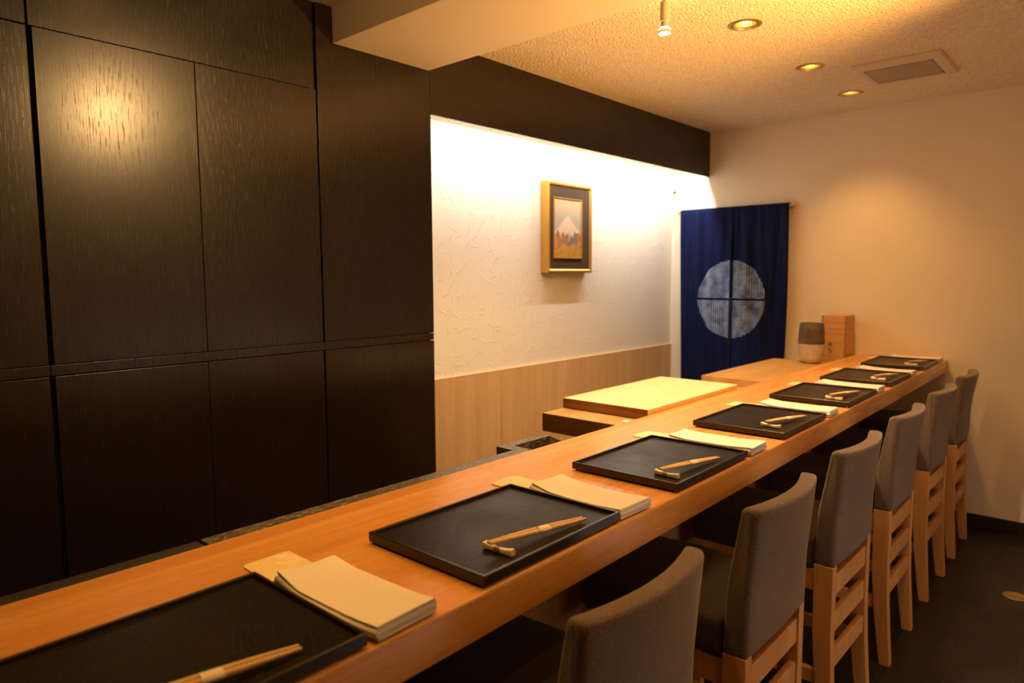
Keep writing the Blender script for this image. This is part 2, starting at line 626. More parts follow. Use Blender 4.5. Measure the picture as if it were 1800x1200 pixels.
def dup(root, loc, rz=0.0, label=None):
    r = root.copy()
    COL.objects.link(r)
    r.location = loc
    r.rotation_euler = (0, 0, rz)
    if label:
        r['label'] = label
    for ch in list(root.children):
        c = ch.copy()
        if ch.type == 'LIGHT':
            c.data = ch.data
        COL.objects.link(c)
        c.parent = r
        for g in list(ch.children):
            d = g.copy()
            COL.objects.link(d)
            d.parent = c
    return r


def struct(o):
    o['kind'] = 'structure'
    return o


def lamp(name, typ, parent, loc, power, color, **kw):
    d = bpy.data.lights.new(name, typ)
    d.energy = power
    d.color = color
    aim = kw.pop('aim', None)
    for k, v in kw.items():
        setattr(d, k, v)
    o = bpy.data.objects.new(name, d)
    COL.objects.link(o)
    o.parent = parent
    o.location = loc
    if aim is not None:
        o.rotation_euler = Vector(aim).to_track_quat('-Z', 'Y').to_euler()
    return o


ORD = ['nearest', 'second nearest', 'third nearest', 'middle', 'third farthest', 'second farthest', 'farthest']

# ------------------------------------------------------------------ shell
# floor: bed with narrow dark planks laid along the counter
fl = struct(boxo('floor', -2.6, XR + 0.1, YB - 0.1, YF + 0.1, -0.10, -0.0035, 'grout'))
pw = 0.1815
xs = [-0.5855 + pw * k for k in range(-3, 7)]
plank_me = {}
for i, x0 in enumerate(xs):
    x1 = min(x0 + pw, XR)
    if x1 - x0 < 0.03:
        continue
    yy = YB - (0.9 if i % 2 else 0.0)
    while yy < YF:
        a, b = max(yy, YB), min(yy + 1.8, YF)
        yy += 1.8
        if b - a < 0.05 or b < 1.0:
            if b < 1.0 and b - a > 0.05:
                pass
            else:
                continue
        key = (round(x1 - x0, 4), round(b - a, 4))
        if key not in plank_me:
            o = boxo('floor_plank', 0.0012, x1 - x0 - 0.0012, 0.001, b - a - 0.001, -0.0034, 0.0, 'floor', fl)
            plank_me[key] = o.data
        else:
            o = bpy.data.objects.new('floor_plank', plank_me[key])
            COL.objects.link(o)
            o.parent = fl
        o.location = (x0, a, 0)
# kitchen side floor lies under the counter side
boxo('kitchen_floor', -2.58, xs[0] - 0.002, YB, YF, -0.0034, -0.001, 'base', fl)

# walls
struct(boxo('wall_far', -2.62, XR + 0.1, YF, YF + 0.12, -0.1, ZC + 0.1, 'wall'))
struct(boxo('wall_back', -2.62, XR + 0.1, YB - 0.12, YB, -0.1, ZC + 0.1, 'dark'))
wl = struct(boxo('wall_left', XN - 0.12, XN, YB - 0.1, YF, -0.1, ZC + 0.1, 'straw'))
# right wall with an added, unseen opening whose pane brightens the chair backs
bm = bmesh.new()
wy0, wy1, wz0, wz1 = 1.30, 3.10, 0.05, 1.05
box(bm, XR, XR + 0.12, YB - 0.1, wy0, -0.1, ZC + 0.1)
box(bm, XR, XR + 0.12, wy1, YF, -0.1, ZC + 0.1)
box(bm, XR, XR + 0.12, wy0, wy1, -0.1, wz0)
box(bm, XR, XR + 0.12, wy0, wy1, wz1, ZC + 0.1)
struct(link('wall_right', bm, 'wall'))
win = struct(thing('fill_window_1', None, None))  # unseen window, assumed from side light, set low to brighten the chairs
bm = bmesh.new()
for a in (wy0, (wy0 + wy1) / 2 - 0.02, wy1 - 0.04):
    box(bm, XR + 0.02, XR + 0.06, a, a + 0.04, wz0, wz1)
for z in (wz0, wz1 - 0.04):
    box(bm, XR + 0.02, XR + 0.06, wy0 + 0.04, wy1 - 0.04, z, z + 0.04)
link('fill_window_frame', bm, 'black', win)
boxo('fill_pane', XR + 0.035, XR + 0.045, wy0 + 0.04, wy1 - 0.04, wz0 + 0.04, wz1 - 0.04, 'fill_pane', win)

# ceiling with round holes for the recessed lights
DL = [(-1.177, 2.674), (-1.182, 3.416), (-1.186, 4.050), (-1.17, 1.18), (-1.17, 0.42), (0.22, 1.02), (0.22, 2.10), (-1.72, 0.85)]  # fourth and fifth assumed, out of view; last three: unseen lights added to brighten the aisle and kitchen side
DL_R = 0.048
bm = bmesh.new()
box(bm, -2.62, XR + 0.1, YB - 0.1, YF + 0.1, ZC, ZC + 0.10)
ceil = link('ceiling', bm, 'ceiling')
bm = bmesh.new()
for x, y in DL:
    lathe(bm, [(DL_R, ZC - 0.05), (DL_R, ZC + 0.2)], 40, center=(x, y, 0))
cut = link('cutter', bm, None)
md = ceil.modifiers.new('holes', 'BOOLEAN')
md.operation = 'DIFFERENCE'
md.solver = 'EXACT'
md.object = cut
dg = bpy.context.evaluated_depsgraph_get()
me = bpy.data.meshes.new_from_object(ceil.evaluated_get(dg))
ceil.modifiers.clear()
ceil.data = me
bpy.data.objects.remove(cut, do_unlink=True)
struct(ceil)

# beam crossing under the ceiling
struct(boxo('ceiling_beam', XC + 0.001, XR - 0.001, 1.488, 1.945, 2.238, ZC - 0.0005, 'wall', bevel=0.002))
# dark fascia (soffit) over the niche with a pale underside lip
sf = struct(boxo('soffit', XC - 0.012, XC, 1.956, YF - 0.001, 2.066, ZC - 0.0005, 'dark'))
boxo('soffit_lining', XC - 0.0145, XC - 0.0125, 1.96, YF - 0.001, 2.0665, 2.1285, 'white', sf)
boxo('niche_top', XN + 0.001, XC - 0.0125, 1.96, YF - 0.001, 2.129, ZC - 0.002, 'wall', sf)

# oak wainscot panels on the niche wall
for a, b in ((1.96, 2.659), (2.661, 3.384), (3.386, YF - 0.001)):
    boxo('wainscot_panel', XN + 0.0002, XN + 0.010, a, b, 0.0, 0.902, 'wains', wl)
boxo('wainscot_cap', XN + 0.0002, XN + 0.0108, 1.96, YF - 0.001, 0.9022, 0.9042, 'rod', wl)
# skirting along the far wall, right of the counter
struct(boxo('baseboard_far', -1.07, XR - 0.001, YF - 0.012, YF - 0.0005, 0.0, 0.072, 'base', bevel=0.002))

# ------------------------------------------------------------------ black cupboards
YS = [-1.09, -0.305, 0.125, 0.555, 0.987, 1.417, 1.955]
ZR0, ZR1, ZD = 1.129, 1.161, 2.062
T = 0.020


def door(parent, name, y0, y1, z0, z1, dx=0.0):
    return boxo(name, XC - T + dx, XC + dx, y0, y1, z0, z1, 'dark', parent, bevel=0.0012)


def cupboard(label, y0, y1, cols, top_label=None):
    t = thing('built_in_cupboard', label, 'cupboard', group='black stained cupboards along the left wall')
    boxo('carcass', XN + 0.001, XC - T - 0.004, y0 + 0.001, y1 - 0.001, 0.0, ZC - 0.001, 'black', t)
    boxo('rail', XC - T, XC - 0.001, y0 + 0.0008, y1 - 0.0008, ZR0 + 0.003, ZR1, 'dark', t, bevel=0.001)
    for a, b, zt in cols:
        door(t, 'upper_door', a, b, ZR1 + 0.002, zt)
        door(t, 'lower_door', a, b, 0.02, ZR0)
    return t


t = cupboard('black stained cupboard in two doors wide, mostly beyond the left edge', -1.09, 0.125,
             [(-1.089, -0.484, ZD), (-0.4825, 0.1235, ZD)])
door(t, 'top_panel', -1.089, 0.1235, ZD + 0.002, ZC - 0.002)
t = cupboard('black stained cupboard cut by the left edge of the photo', 0.125, 0.551, [(0.1265, 0.548, ZD)])
door(t, 'top_panel', 0.1265, 0.549, ZD + 0.004, ZC - 0.002, dx=-0.004)
t = cupboard('wide black cupboard with a bright lamp glare on its upper door', 0.551, 1.419,
             [(0.5605, 0.9855, ZD), (0.987, 1.4135, ZD)])
door(t, 'top_panel', 0.5525, 1.392, ZD + 0.0015, ZC - 0.002)
boxo('filler_strip', XC - T, XC - 0.010, 1.394, 1.4135, ZD + 0.0015, ZC - 0.002, 'dark', t)
t = cupboard('narrow black cupboard reaching the ceiling beside the lit niche', 1.419, 1.955,
             [(1.4205, 1.9545, ZC - 0.002)])

# ------------------------------------------------------------------ bar counter
ct = thing('bar_counter', 'long pale wooden sushi bar counter with thick front edge', 'counter')
bm = bmesh.new()
n = 2
rings = []
for y in (YB + 0.001, YF - 0.001):
    o2 = rpoly([(-1.214, 0.85), (cfront(y), 0.85), (cfront(y), ZT), (-1.214, ZT)], [0.004, 0.004, 0.006, 0.003], 3)
    rings.append([(p.x, y, p.y) for p in o2])
loft(bm, rings)
link('counter_top', bm, 'hinoki', ct, smooth=50)
boxo('front_panel', -1.17, -1.085, YB + 0.001, YF - 0.001, 0.0, 0.8495, 'panelwood', ct)

# granite ledge behind the counter, in two lengths, with an upstand at its end
gl = thing('stone_ledge', 'narrow dark speckled granite ledge along the back of the counter', 'ledge')
boxo('stone_slab', -1.257, -1.2155, YB + 0.002, 0.526, 0.885, 0.9165, 'granite', gl, bevel=0.001).data.materials[0] = MT['black']
boxo('stone_slab', -1.257, -1.2155, 0.533, 1.44, 0.885, 0.9175, 'granite', gl, bevel=0.001)
bm = bmesh.new()
box(bm, -1.318, -1.2575, 1.40, 1.44, 0.80, 0.9175)
o2 = [(1.4405, 0.80), (1.86, 0.80), (1.60, 0.9175), (1.4405, 0.9175)]
extr(bm, o2, lambda u, v, q: (q, u, v), -1.318, -1.287)
link('upstand', bm, 'granite', gl)
boxo('ledge_back_panel', -1.2565, -1.216, YB + 0.002, 1.439, 0.50, 0.8845, 'wains', gl)
boxo('ledge_plinth', -1.2465, -1.216, YB + 0.002, 1.439, 0.0, 0.4995, 'black', gl)

# ------------------------------------------------------------------ kitchen side: base, slabs, board
boxo('kitchen_worktop', -1.56, -1.2165, 2.24, YF - 0.002, 0.0, 0.8315, 'slab')
tag(bpy.data.objects['kitchen_worktop'], 'low wooden kitchen bench hidden behind the far half of the counter', 'bench')
slab = boxo('wooden_slab', -1.586, -1.2165, 1.93, 2.95, 0.832, 0.8995, 'slab', bevel=0.003)
tag(slab, 'thick brown wooden slab under the pale cutting board', 'slab')
def ends(o, mat):
    o.data.materials.append(mat)
    for p in o.data.polygons:
        if abs(p.normal.y) > 0.8:
            p.material_index = 1


cb = boxo('cutting_board', -1.586, -1.2175, 2.055, 2.785, 0.900, 0.9385, 'board', bevel=0.003)
tag(cb, 'large pale cutting board brightly lit behind the counter', 'cutting board')
blk = boxo('wooden_block', -1.586, -1.2165, 3.19, 4.13, 0.832, 0.8985, 'slab', bevel=0.003)
tag(blk, 'wide wooden block table before the indigo curtain, under the vase', 'block')

ends(cb, wood('wet_shaded_end_grain', (0.22, 0.095, 0.025), (0.32, 0.15, 0.045), (0.46, 0.25, 0.09), 0, 0.6, 0.3, 2.5, 0.5))  # brown wet stain, with the near side's shade put into the colour
ends(slab, wood('shaded_end_grain', (0.20, 0.095, 0.030), (0.28, 0.135, 0.042), (0.35, 0.175, 0.060), 0, 0.6, 0.3, 2.5, 0.4))  # end grain darkened to hold the shade of the near side
ends(blk, MT['slab'])

# small white dish peeping over the counter beside the slab
bm = bmesh.new()
lathe(bm, [(0.010, 0.0), (0.014, 0.004), (0.018, 0.011), (0.017, 0.011), (0.013, 0.005), (0.008, 0.002)], 28)
d = link('small_dish', bm, 'white', smooth=60)
d.location = (-1.240, 1.960, 0.8997)
tag(d, 'small white dish peeping over the counter beside the brown slab', 'dish')

# vase
vz = 0.8987
vs = thing('vase', 'rounded vase, smoky grey above and crackled cream below', 'vase', (-1.338, 4.035, vz))
bm = bmesh.new()
lathe(bm, [(0.040, 0.0), (0.050, 0.004), (0.060, 0.018), (0.066, 0.040), (0.069, 0.075), (0.0695, 0.110)], 48, cap=True)
link('lower_body', bm, 'crackle', vs, smooth=60)
bm = bmesh.new()
lathe(bm, [(0.0697, 0.1102), (0.069, 0.150), (0.066, 0.195), (0.063, 0.226), (0.060, 0.228), (0.057, 0.224), (0.058, 0.15), (0.058, 0.115)], 48, cap=True)
link('upper_body', bm, 'raku', vs, smooth=60)

# box with finger joints
bx0, bx1, by0, by1, bz0, bz1 = -1.367, -1.226, 4.29, 4.448, 0.832, 1.157
bt = thing('wooden_box', 'tall wooden box with finger joints beside the vase', 'box', (0, 0, 0))
nb = 4
hgt = (bz1 - bz0) / nb
for i in range(nb):
    boxo('board', bx0, bx1, by0, by1, bz0 + i * hgt + 0.0005, bz0 + (i + 1) * hgt - 0.0004, 'boxwood', bt, bevel=0.0006)
bm = bmesh.new()
k = 24
for i in range(k):
    z0 = bz0 + (bz1 - bz0) * (i + 0.25) / k
    z1 = z0 + (bz1 - bz0) / k * 0.5
    box(bm, bx0 - 0.0004, bx0 + 0.011, by0 - 0.0006, by0 + 0.003, z0, z1)
    box(bm, bx1 - 0.012, bx1 + 0.0005, by0 - 0.0006, by0 + 0.003, z0, z1)
tag(link('finger_joint', bm, 'boxdark', bt), kind='stuff')


def strokes(name, segs, place, wd, mat, parent):
    """brush strokes as thin raised bars; segs in a 2-D frame"""
    bm = bmesh.new()
    for (a, b) in segs:
        a, b = Vector(a), Vector(b)
        d_ = (b - a).normalized()
        nn = Vector((-d_.y, d_.x)) * wd / 2
        ring = [a - nn * 0.7 - d_ * wd * 0.2, b - nn - d_ * wd * 0, b + nn, a + nn * 0.7]
        loft(bm, [[place(p.x, p.y, 0) for p in ring], [place(p.x, p.y, 1) for p in ring]])
    return link(name, bm, mat, parent)


# two burnt characters near the foot of the box
cs = 0.030
cx, cz = bx0 + 0.052, 0.983
ch1 = [((-.35, .42), (.25, .46)), ((.1, .46), (-.30, -.1)), ((-.3, -.1), (.30, -.05)), ((.32, .3), (.34, -.2))]
ch2 = [((-.25, .40), (.10, .45)), ((-.40, .10), (.25, .16)), ((.25, .16), (.30, -.15)), ((.30, -.15), (-.02, -.5))]
strokes('burnt_mark', [((cx + cs * a[0], cz + cs * a[1]), (cx + cs * b[0], cz + cs * b[1])) for a, b in ch1] +
        [((cx + cs * a[0], cz - 0.036 + cs * a[1]), (cx + cs * b[0], cz - 0.036 + cs * b[1])) for a, b in ch2],
        lambda u, v, q: (u, by0 - 0.0001 - 0.0006 * q, v), 0.0045, 'ink', bt)

# ------------------------------------------------------------------ place settings
TY = [(0.122, 0.506), (0.728, 1.107), (1.342, 1.728), (1.984, 2.377), (2.622, 3.010), (3.226, 3.606), (3.875, 4.266)]
TW, TL = 0.287, 0.385
WHERE = ['nearest the camera, cut by the lower left corner', 'second from the camera, in sharp focus', 'third from the camera',
         'middle one of the seven, fourth from the camera', 'fifth from the camera, past the cutting board', 'second from the far wall', 'next to the far wall']

# tray prototype, centred on its own origin
def make_tray():
    t = thing('serving_tray', 'x', 'tray', group='black trays set along the counter')
    hx, hy = TW / 2, TL / 2
    boxo('base', -hx + 0.0065, hx - 0.0065, -hy + 0.0065, hy - 0.0065, 0.006, 0.0150, 'lacquer', t)
    bm = bmesh.new()
    sec = [(0.0, 0.0045), (0.0068, 0.0045), (0.0068, 0.0150), (0.0060, 0.0205), (0.0052, 0.0215), (0.0012, 0.0215), (0.0, 0.0205)]
    rings = []
    for sx, sy in ((-1, -1), (1, -1), (1, 1), (-1, 1), (-1, -1)):
        rings.append([(sx * (hx - u), sy * (hy - u), v) for u, v in sec])
    R = loft(bm, rings, cap=False)
    bmesh.ops.remove_doubles(bm, verts=bm.verts[:], dist=1e-6)
    link('rim', bm, 'lacq_rim', t, bevel=0.0006)
    for sx in (-1, 1):
        for sy in (-1, 1):
            bm = bmesh.new()
            lathe(bm, [(0.0032, 0.0), (0.0036, 0.001), (0.0036, 0.0046)], 12, center=(sx * (hx - 0.009), sy * (hy - 0.009), 0))
            link('foot', bm, 'steel', t, smooth=50)
    return t


def make_sticks():
    t = thing('chopstick_pair', 'x', 'chopsticks', group='chopstick pairs on the black trays')
    for k, s in ((0, -1), (1, 1)):
        bm = bmesh.new()
        rings = []
        L = 0.232
        for i in range(15):
            u = i / 14
            r = 0.0019 + 0.0025 * math.sin(math.pi * (0.08 + 0.88 * u)) ** 0.8
            y = -L / 2 + L * u
            z = 0.0175 - 0.0130 * u + 0.0018
            x = s * (0.0030 + 0.0020 * math.sin(math.pi * u)) + (0.001 * s * u)
            rings.append([(x + r * math.cos(a) * 0.95, y, z + r * math.sin(a)) for a in [2 * math.pi * j / 10 for j in range(10)]])
        loft(bm, rings)
        link('stick', bm, 'bamboo', t, smooth=60)
    bm = bmesh.new()
    rings = []
    for y in (-0.003, 0.022):
        zc = 0.0193 - 0.013 * (y + 0.116) / 0.232
        rings.append([(0.0102 * math.cos(a), y, zc + 0.0054 * math.sin(a)) for a in [2 * math.pi * j / 20 for j in range(20)]])
    loft(bm, rings)
    link('paper_band', bm, 'paper', t, smooth=50)
    return t


def make_rest():
    bm = bmesh.new()
    rings = []
    for i in range(17):
        u = i / 16
        x = -0.031 + 0.062 * u
        c = abs(2 * u - 1)
        h = 0.0085 + 0.0045 * c ** 2.0
        wv = 0.0052 + 0.0020 * c ** 2
        if i in (0, 16):
            h -= 0.001
            wv -= 0.001
        sec = rpoly([(-wv, 0.001), (wv, 0.001), (wv * 0.85, h), (-wv * 0.85, h)], 0.0018, 3)
        rings.append([(x, p.x, p.y) for p in sec])
    loft(bm, rings)
    for fx in (-0.024, 0.024, -0.006, 0.006):
        box(bm, fx - 0.003, fx + 0.003, -0.0045, 0.0045, 0.0, 0.0025)
    return link('chopstick_rest', bm, 'restclay', smooth=50)


def make_coaster():
    bm = bmesh.new()
    sec = rpoly([(-0.085, -0.043), (0.085, -0.043), (0.085, 0.043), (-0.085, 0.043)], 0.012, 5)
    extr(bm, sec, lambda u, v, q: (u, v, q), 0.0, 0.0025)
    return link('towel_card', bm, 'coaster', bevel=0.0006)


def make_towel(seed):
    """one cloth folded back and forth: a serpentine section swept along x"""
    rnd = random.Random(seed)
    W, Lx, th = 0.108, 0.240, 0.0038
    layers, pitch = 4, 0.0046
    path = []
    for k in range(layers):
        z = 0.0024 + k * pitch
        e0, e1 = rnd.uniform(0, 0.003), W - rnd.uniform(0, 0.003)
        ys = [e0 + (e1 - e0) * j / 7 for j in range(8)]
        if k % 2:
            ys = ys[::-1]
        path += [(y, z) for y in ys]
        if k < layers - 1:
            c = ys[-1]
            s = 1 if k % 2 == 0 else -1
            for j in range(1, 5):
                a = -math.pi / 2 + math.pi * j / 5
                path.append((c + s * pitch * 0.5 * math.cos(a), z + pitch / 2 + pitch / 2 * math.sin(a)))
    P = [Vector(p) for p in path]
    off = []
    for i, p in enumerate(P):
        d_ = (P[min(i + 1, len(P) - 1)] - P[max(i - 1, 0)]).normalized()
        off.append(Vector((-d_.y, d_.x)) * th / 2)
    ring2 = [p + o for p, o in zip(P, off)] + [p - o for p, o in reversed(list(zip(P, off)))]
    ph, ph2 = rnd.uniform(0, 6), rnd.uniform(0, 6)
    rings = []
    for i in range(15):
        u = i / 14                                  # 0 = back end, 1 = front end
        x = -Lx / 2 + Lx * u
        lift = 0.95 + 0.10 * math.sin(3 * u + ph) + (0.28 * max(0, 0.22 - u) / 0.22) + 0.18 * max(0, u - 0.7) / 0.3
        sag = 0.003 * math.sin(5 * u + ph2)
        ring = []
        for p in ring2:
            f = p.y / (layers * pitch)
            zz = p.y * lift
            yy = p.x + sag + 0.002 * f * math.sin(7 * u + ph)
            corner = (1.0 if seed == 20 else 0.25) * max(0, 0.25 - u) / 0.25 * max(0, (0.45 - p.x / W)) / 0.45
            zz += 0.010 * corner * f
            xx = x + 0.004 * f * (1 if u > 0.5 else -1) * (abs(u - 0.5) * 2) ** 6 * math.sin(9 * f + ph)
            ring.append((xx, yy - W / 2, max(0.0004, zz)))
        rings.append(ring)
    bm = bmesh.new()
    loft(bm, rings)
    return link('hand_towel', bm, 'towel', smooth=55)


tray0, stick0, rest0, card0 = make_tray(), make_sticks(), make_rest(), make_coaster()
zt = ZT + 0.0003
STICK_TIP = [0.074, 0.071, 0.113, 0.094, 0.106, 0.072, 0.095]
for i, (a, b) in enumerate(TY):
    yc = (a + b) / 2
    xf = cfront(yc) - 0.006
    xc = xf - TW / 2
    rz = -0.0104
    lab = 'black lacquered tray on the counter, ' + WHERE[i]
    if i == 0:
        t, st, rs, cd = tray0, stick0, rest0, card0
        t.location = (xc, yc, zt)
        t.rotation_euler = (0, 0, 0.0104)
        t['label'] = lab
    else:
        t = dup(tray0, (xc, yc, zt), 0.0104, lab)
        st = dup(stick0, (0, 0, 0))
        rs = rest0.copy()
        COL.objects.link(rs)
        cd = card0.copy()
        COL.objects.link(cd)
    zin = zt + 0.0152
    tip = b - STICK_TIP[i]
    sx = xf - 0.048 - (0.012 if i > 2 else 0.0)
    yst = tip - 0.116
    st.location = (sx, yst, zin)
    st.rotation_euler = (0, 0, math.radians([-6, -7, -8, -9, -8, -9, -9][i]))
    st['label'] = 'banded chopstick pair on the tray ' + WHERE[i]
    rs.location = (sx - 0.008, yst - 0.098, zin)
    rs.rotation_euler = (0, 0, math.radians([2, 3, -3, -6, -8, -14, -16][i]))
    tag(rs, 'cream chopstick rest on the tray ' + WHERE[i], 'chopstick rest', 'chopstick rests on the black trays')
    ty = b + [0.064, 0.066, 0.068, 0.068, 0.062, 0.064, 0.060][i]
    tw = make_towel(20 + i)
    tw.location = (xf - 0.122, ty, zt + 0.0028)
    tw.rotation_euler = (0, 0, math.radians([3, -1.5, 1.5, 2.0, 0.5, 1.0, 0.5][i]))
    tag(tw, 'folded white towel beside the tray ' + WHERE[i], 'towel', 'folded towels between the trays')
    cd.location = (xf - 0.282, ty - 0.006, zt)
    tag(cd, 'cream card beside the tray ' + WHERE[i], 'card', 'cream cards under the towels')

# ------------------------------------------------------------------ bar chairs
CY = [0.950, 1.575, 2.200, 2.820, 3.471, 4.073]


def make_chair():
    t = thing('bar_chair', 'x', 'chair', group='high upholstered chairs along the counter')
    ox = 0.80                       # local x = world x + 0.80

    hw = 0.1855
    # backrest: lofted across y, curved in plan and leaning a little
    bm = bmesh.new()
    rings = []
    st = [(-hw, .010), (-hw + .002, .005), (-hw + .006, .0015), (-hw + .012, 0)]
    st += [(-hw + .012 + (2 * hw - .024) * j / 12, 0) for j in range(1, 12)]
    st += [(-a, b) for a, b in st[3::-1]]
    for y, ins in st:
        bow = 1 - (y / hw) ** 2
        bb, bt_ = 0.006 * bow, 0.030 * bow
        xr_b, xr_t = -0.584 + bb + ox, -0.566 + bt_ + ox
        xf_b, xf_t = -0.642 + bb + ox, -0.606 + bt_ + ox
        # outline counter-clockwise in (x, z)
        pts = [(xf_b, 0.567), (xr_b, 0.567), (xr_b + 0.002, 0.70), (xr_t, 0.905), (xf_t, 0.905), (xf_b + 0.006, 0.72)]
        sec = rpoly(pts, [0.008, 0.008, 0.02, 0.014, 0.010, 0.02], 4, ins)
        rings.append([(p.x, y, p.y) for p in sec])
    loft(bm, rings)
    link('backrest', bm, 'tweed', t, smooth=80)
    # seat cushion
    bm = bmesh.new()
    rings = []
    sw = 0.183
    st = [(-sw, .022), (-sw + .004, .010), (-sw + .012, .003), (-sw + .024, 0)]
    st += [(-sw + .024 + (2 * sw - .048) * j / 8, 0) for j in range(1, 8)]
    st += [(-a, b) for a, b in st[3::-1]]
    for y, ins in st:
        crown = 0.010 * (1 - (y / sw) ** 2)
        pts = [(-1.030 + ox, 0.545), (-0.6425 + ox, 0.545), (-0.640 + ox, 0.640), (-0.84 + ox, 0.648 + crown), (-1.030 + ox, 0.640)]
        sec = rpoly(pts, [0.010, 0.006, 0.012, 0.08, 0.03], 5, ins)
        rings.append([(p.x, y, p.y) for p in sec])
    loft(bm, rings)
    link('seat', bm, 'seatfab', t, smooth=80)
    # rear legs, kicked back at the foot
    for s in (-1, 1):
        bm = bmesh.new()
        prof = [(-0.600, 0.0), (-0.566, 0.0), (-0.573, 0.10), (-0.581, 0.22), (-0.586, 0.36), (-0.586, 0.5665), (-0.640, 0.5665), (-0.638, 0.36), (-0.628, 0.22), (-0.614, 0.10)]
        a, b = (0.149 * s, 0.184 * s)
        extr(bm, prof, lambda u, v, q: (u + ox, q, v), min(a, b), max(a, b))
        link('rear_leg', bm, 'beech', t, bevel=0.002)
    for s in (-1, 1):
        bm = bmesh.new()
        yc_ = 0.158 * s
        rings = []
        for z, h in ((0.0, 0.014), (0.544, 0.019)):
            rings.append([(-1.005 + ox - h, yc_ - h, z), (-1.005 + ox + h, yc_ - h, z), (-1.005 + ox + h, yc_ + h, z), (-1.005 + ox - h, yc_ + h, z)])
        loft(bm, rings)
        link('front_leg', bm, 'beech', t, bevel=0.002)
    # three ladder rungs between the rear legs
    for z0, z1 in ((0.470, 0.532), (0.357, 0.417), (0.246, 0.300)):
        dx = 0.0 if z0 > 0.3 else 0.002
        boxo('rung', -0.609 + ox + dx, -0.591 + ox + dx, -0.1485, 0.1485, z0, z1, 'beech', t, bevel=0.0015)
    for s in (-1, 1):
        y0, y1 = sorted((0.152 * s, 0.174 * s))
        boxo('seat_apron', -0.985 + ox, -0.6405 + ox, y0, y1, 0.482, 0.5445, 'beech', t, bevel=0.0015)
        boxo('side_stretcher', -0.989 + ox, -0.632 + ox, y0, y1, 0.200, 0.240, 'beech', t, bevel=0.0015)
    boxo('front_apron', -1.016 + ox, -0.994 + ox, -0.139, 0.139, 0.482, 0.5445, 'beech', t, bevel=0.0015)
    boxo('foot_rail', -1.016 + ox, -0.994 + ox, -0.142, 0.142, 0.170, 0.205, 'beech', t, bevel=0.0015)
    return t


chair0 = make_chair()
CL = ['nearest the camera, its legs below the frame', 'second from the camera', 'third from the camera', 'third from the far wall',
      'second from the far wall', 'last, beside the far wall']
for i, y in enumerate(CY):
    dx = [0.018, 0.010, 0.003, 0.0, -0.004, -0.006][i]
    lab = 'high beech chair with taupe tweed back, ' + CL[i]
    if i == 0:
        chair0.location = (-0.80 + dx, y, 0.0003)
        chair0['label'] = lab
    else:
        dup(chair0, (-0.80 + dx, y, 0.0003), math.radians([0, 0.4, -0.5, 0.3, -0.4, 0.5][i]), lab)

# floor cover disc
fc = thing('floor_drain_cover', 'round brass cover set in the dark floor at the right edge', 'floor cover', (-0.298, 3.605, 0.0003))
bm = bmesh.new()
lathe(bm, [(0.046, 0.0), (0.046, 0.0015), (0.042, 0.003), (0.030, 0.003), (0.029, 0.0022)], 40)
link('plate', bm, 'brass', fc, smooth=40)
bm = bmesh.new()
lathe(bm, [(0.014, 0.0023), (0.014, 0.0034), (0.010, 0.0042)], 24)
link('cap', bm, 'brass', fc, smooth=40)

# ------------------------------------------------------------------ framed picture
py0, py1, pz0, pz1 = 3.006, 3.428, 1.417, 1.924
xfz, xbk = -2.425, XN + 0.003
pic = thing('framed_picture', 'gilt framed mountain painting on the pale niche wall', 'picture')
bm = bmesh.new()
sec = [(0.0, xbk), (0.0, xfz - 0.004), (0.006, xfz), (0.014, xfz), (0.019, xfz - 0.004), (0.022, xfz - 0.010), (0.022, xbk)]
rings = []
for (yy, sy), (zz, sz) in (((py0, 1), (pz0, 1)), ((py1, -1), (pz0, 1)), ((py1, -1), (pz1, -1)), ((py0, 1), (pz1, -1)), ((py0, 1), (pz0, 1))):
    rings.append([(x, yy + sy * u, zz + sz * u) for u, x in sec])
loft(bm, rings, cap=False)
bmesh.ops.remove_doubles(bm, verts=bm.verts[:], dist=1e-6)
link('frame', bm, 'gold', pic)
boxo('mount', xbk, xfz - 0.010, py0 + 0.0225, py1 - 0.0225, pz0 + 0.0225, pz1 - 0.0225, 'mat', pic)
iy0, iy1, iz0, iz1 = 3.062, 3.330, 1.498, 1.840
bm = bmesh.new()
xs_ = xfz - 0.0098
sec = [(0.0, xs_), (0.001, xs_ + 0.007), (0.006, xs_ + 0.007), (0.009, xs_)]
rings = []
for (yy, sy), (zz, sz) in (((iy0, 1), (iz0, 1)), ((iy1, -1), (iz0, 1)), ((iy1, -1), (iz1, -1)), ((iy0, 1), (iz1, -1)), ((iy0, 1), (iz0, 1))):
    rings.append([(x, yy + sy * u, zz + sz * u) for u, x in sec])
loft(bm, rings, cap=False)
bmesh.ops.remove_doubles(bm, verts=bm.verts[:], dist=1e-6)
link('inner_frame', bm, 'gold', pic)
boxo('painting', xs_ + 0.0002, xs_ + 0.0018, iy0 + 0.0095, iy1 - 0.0095, iz0 + 0.0095, iz1 - 0.0095, 'painting', pic)

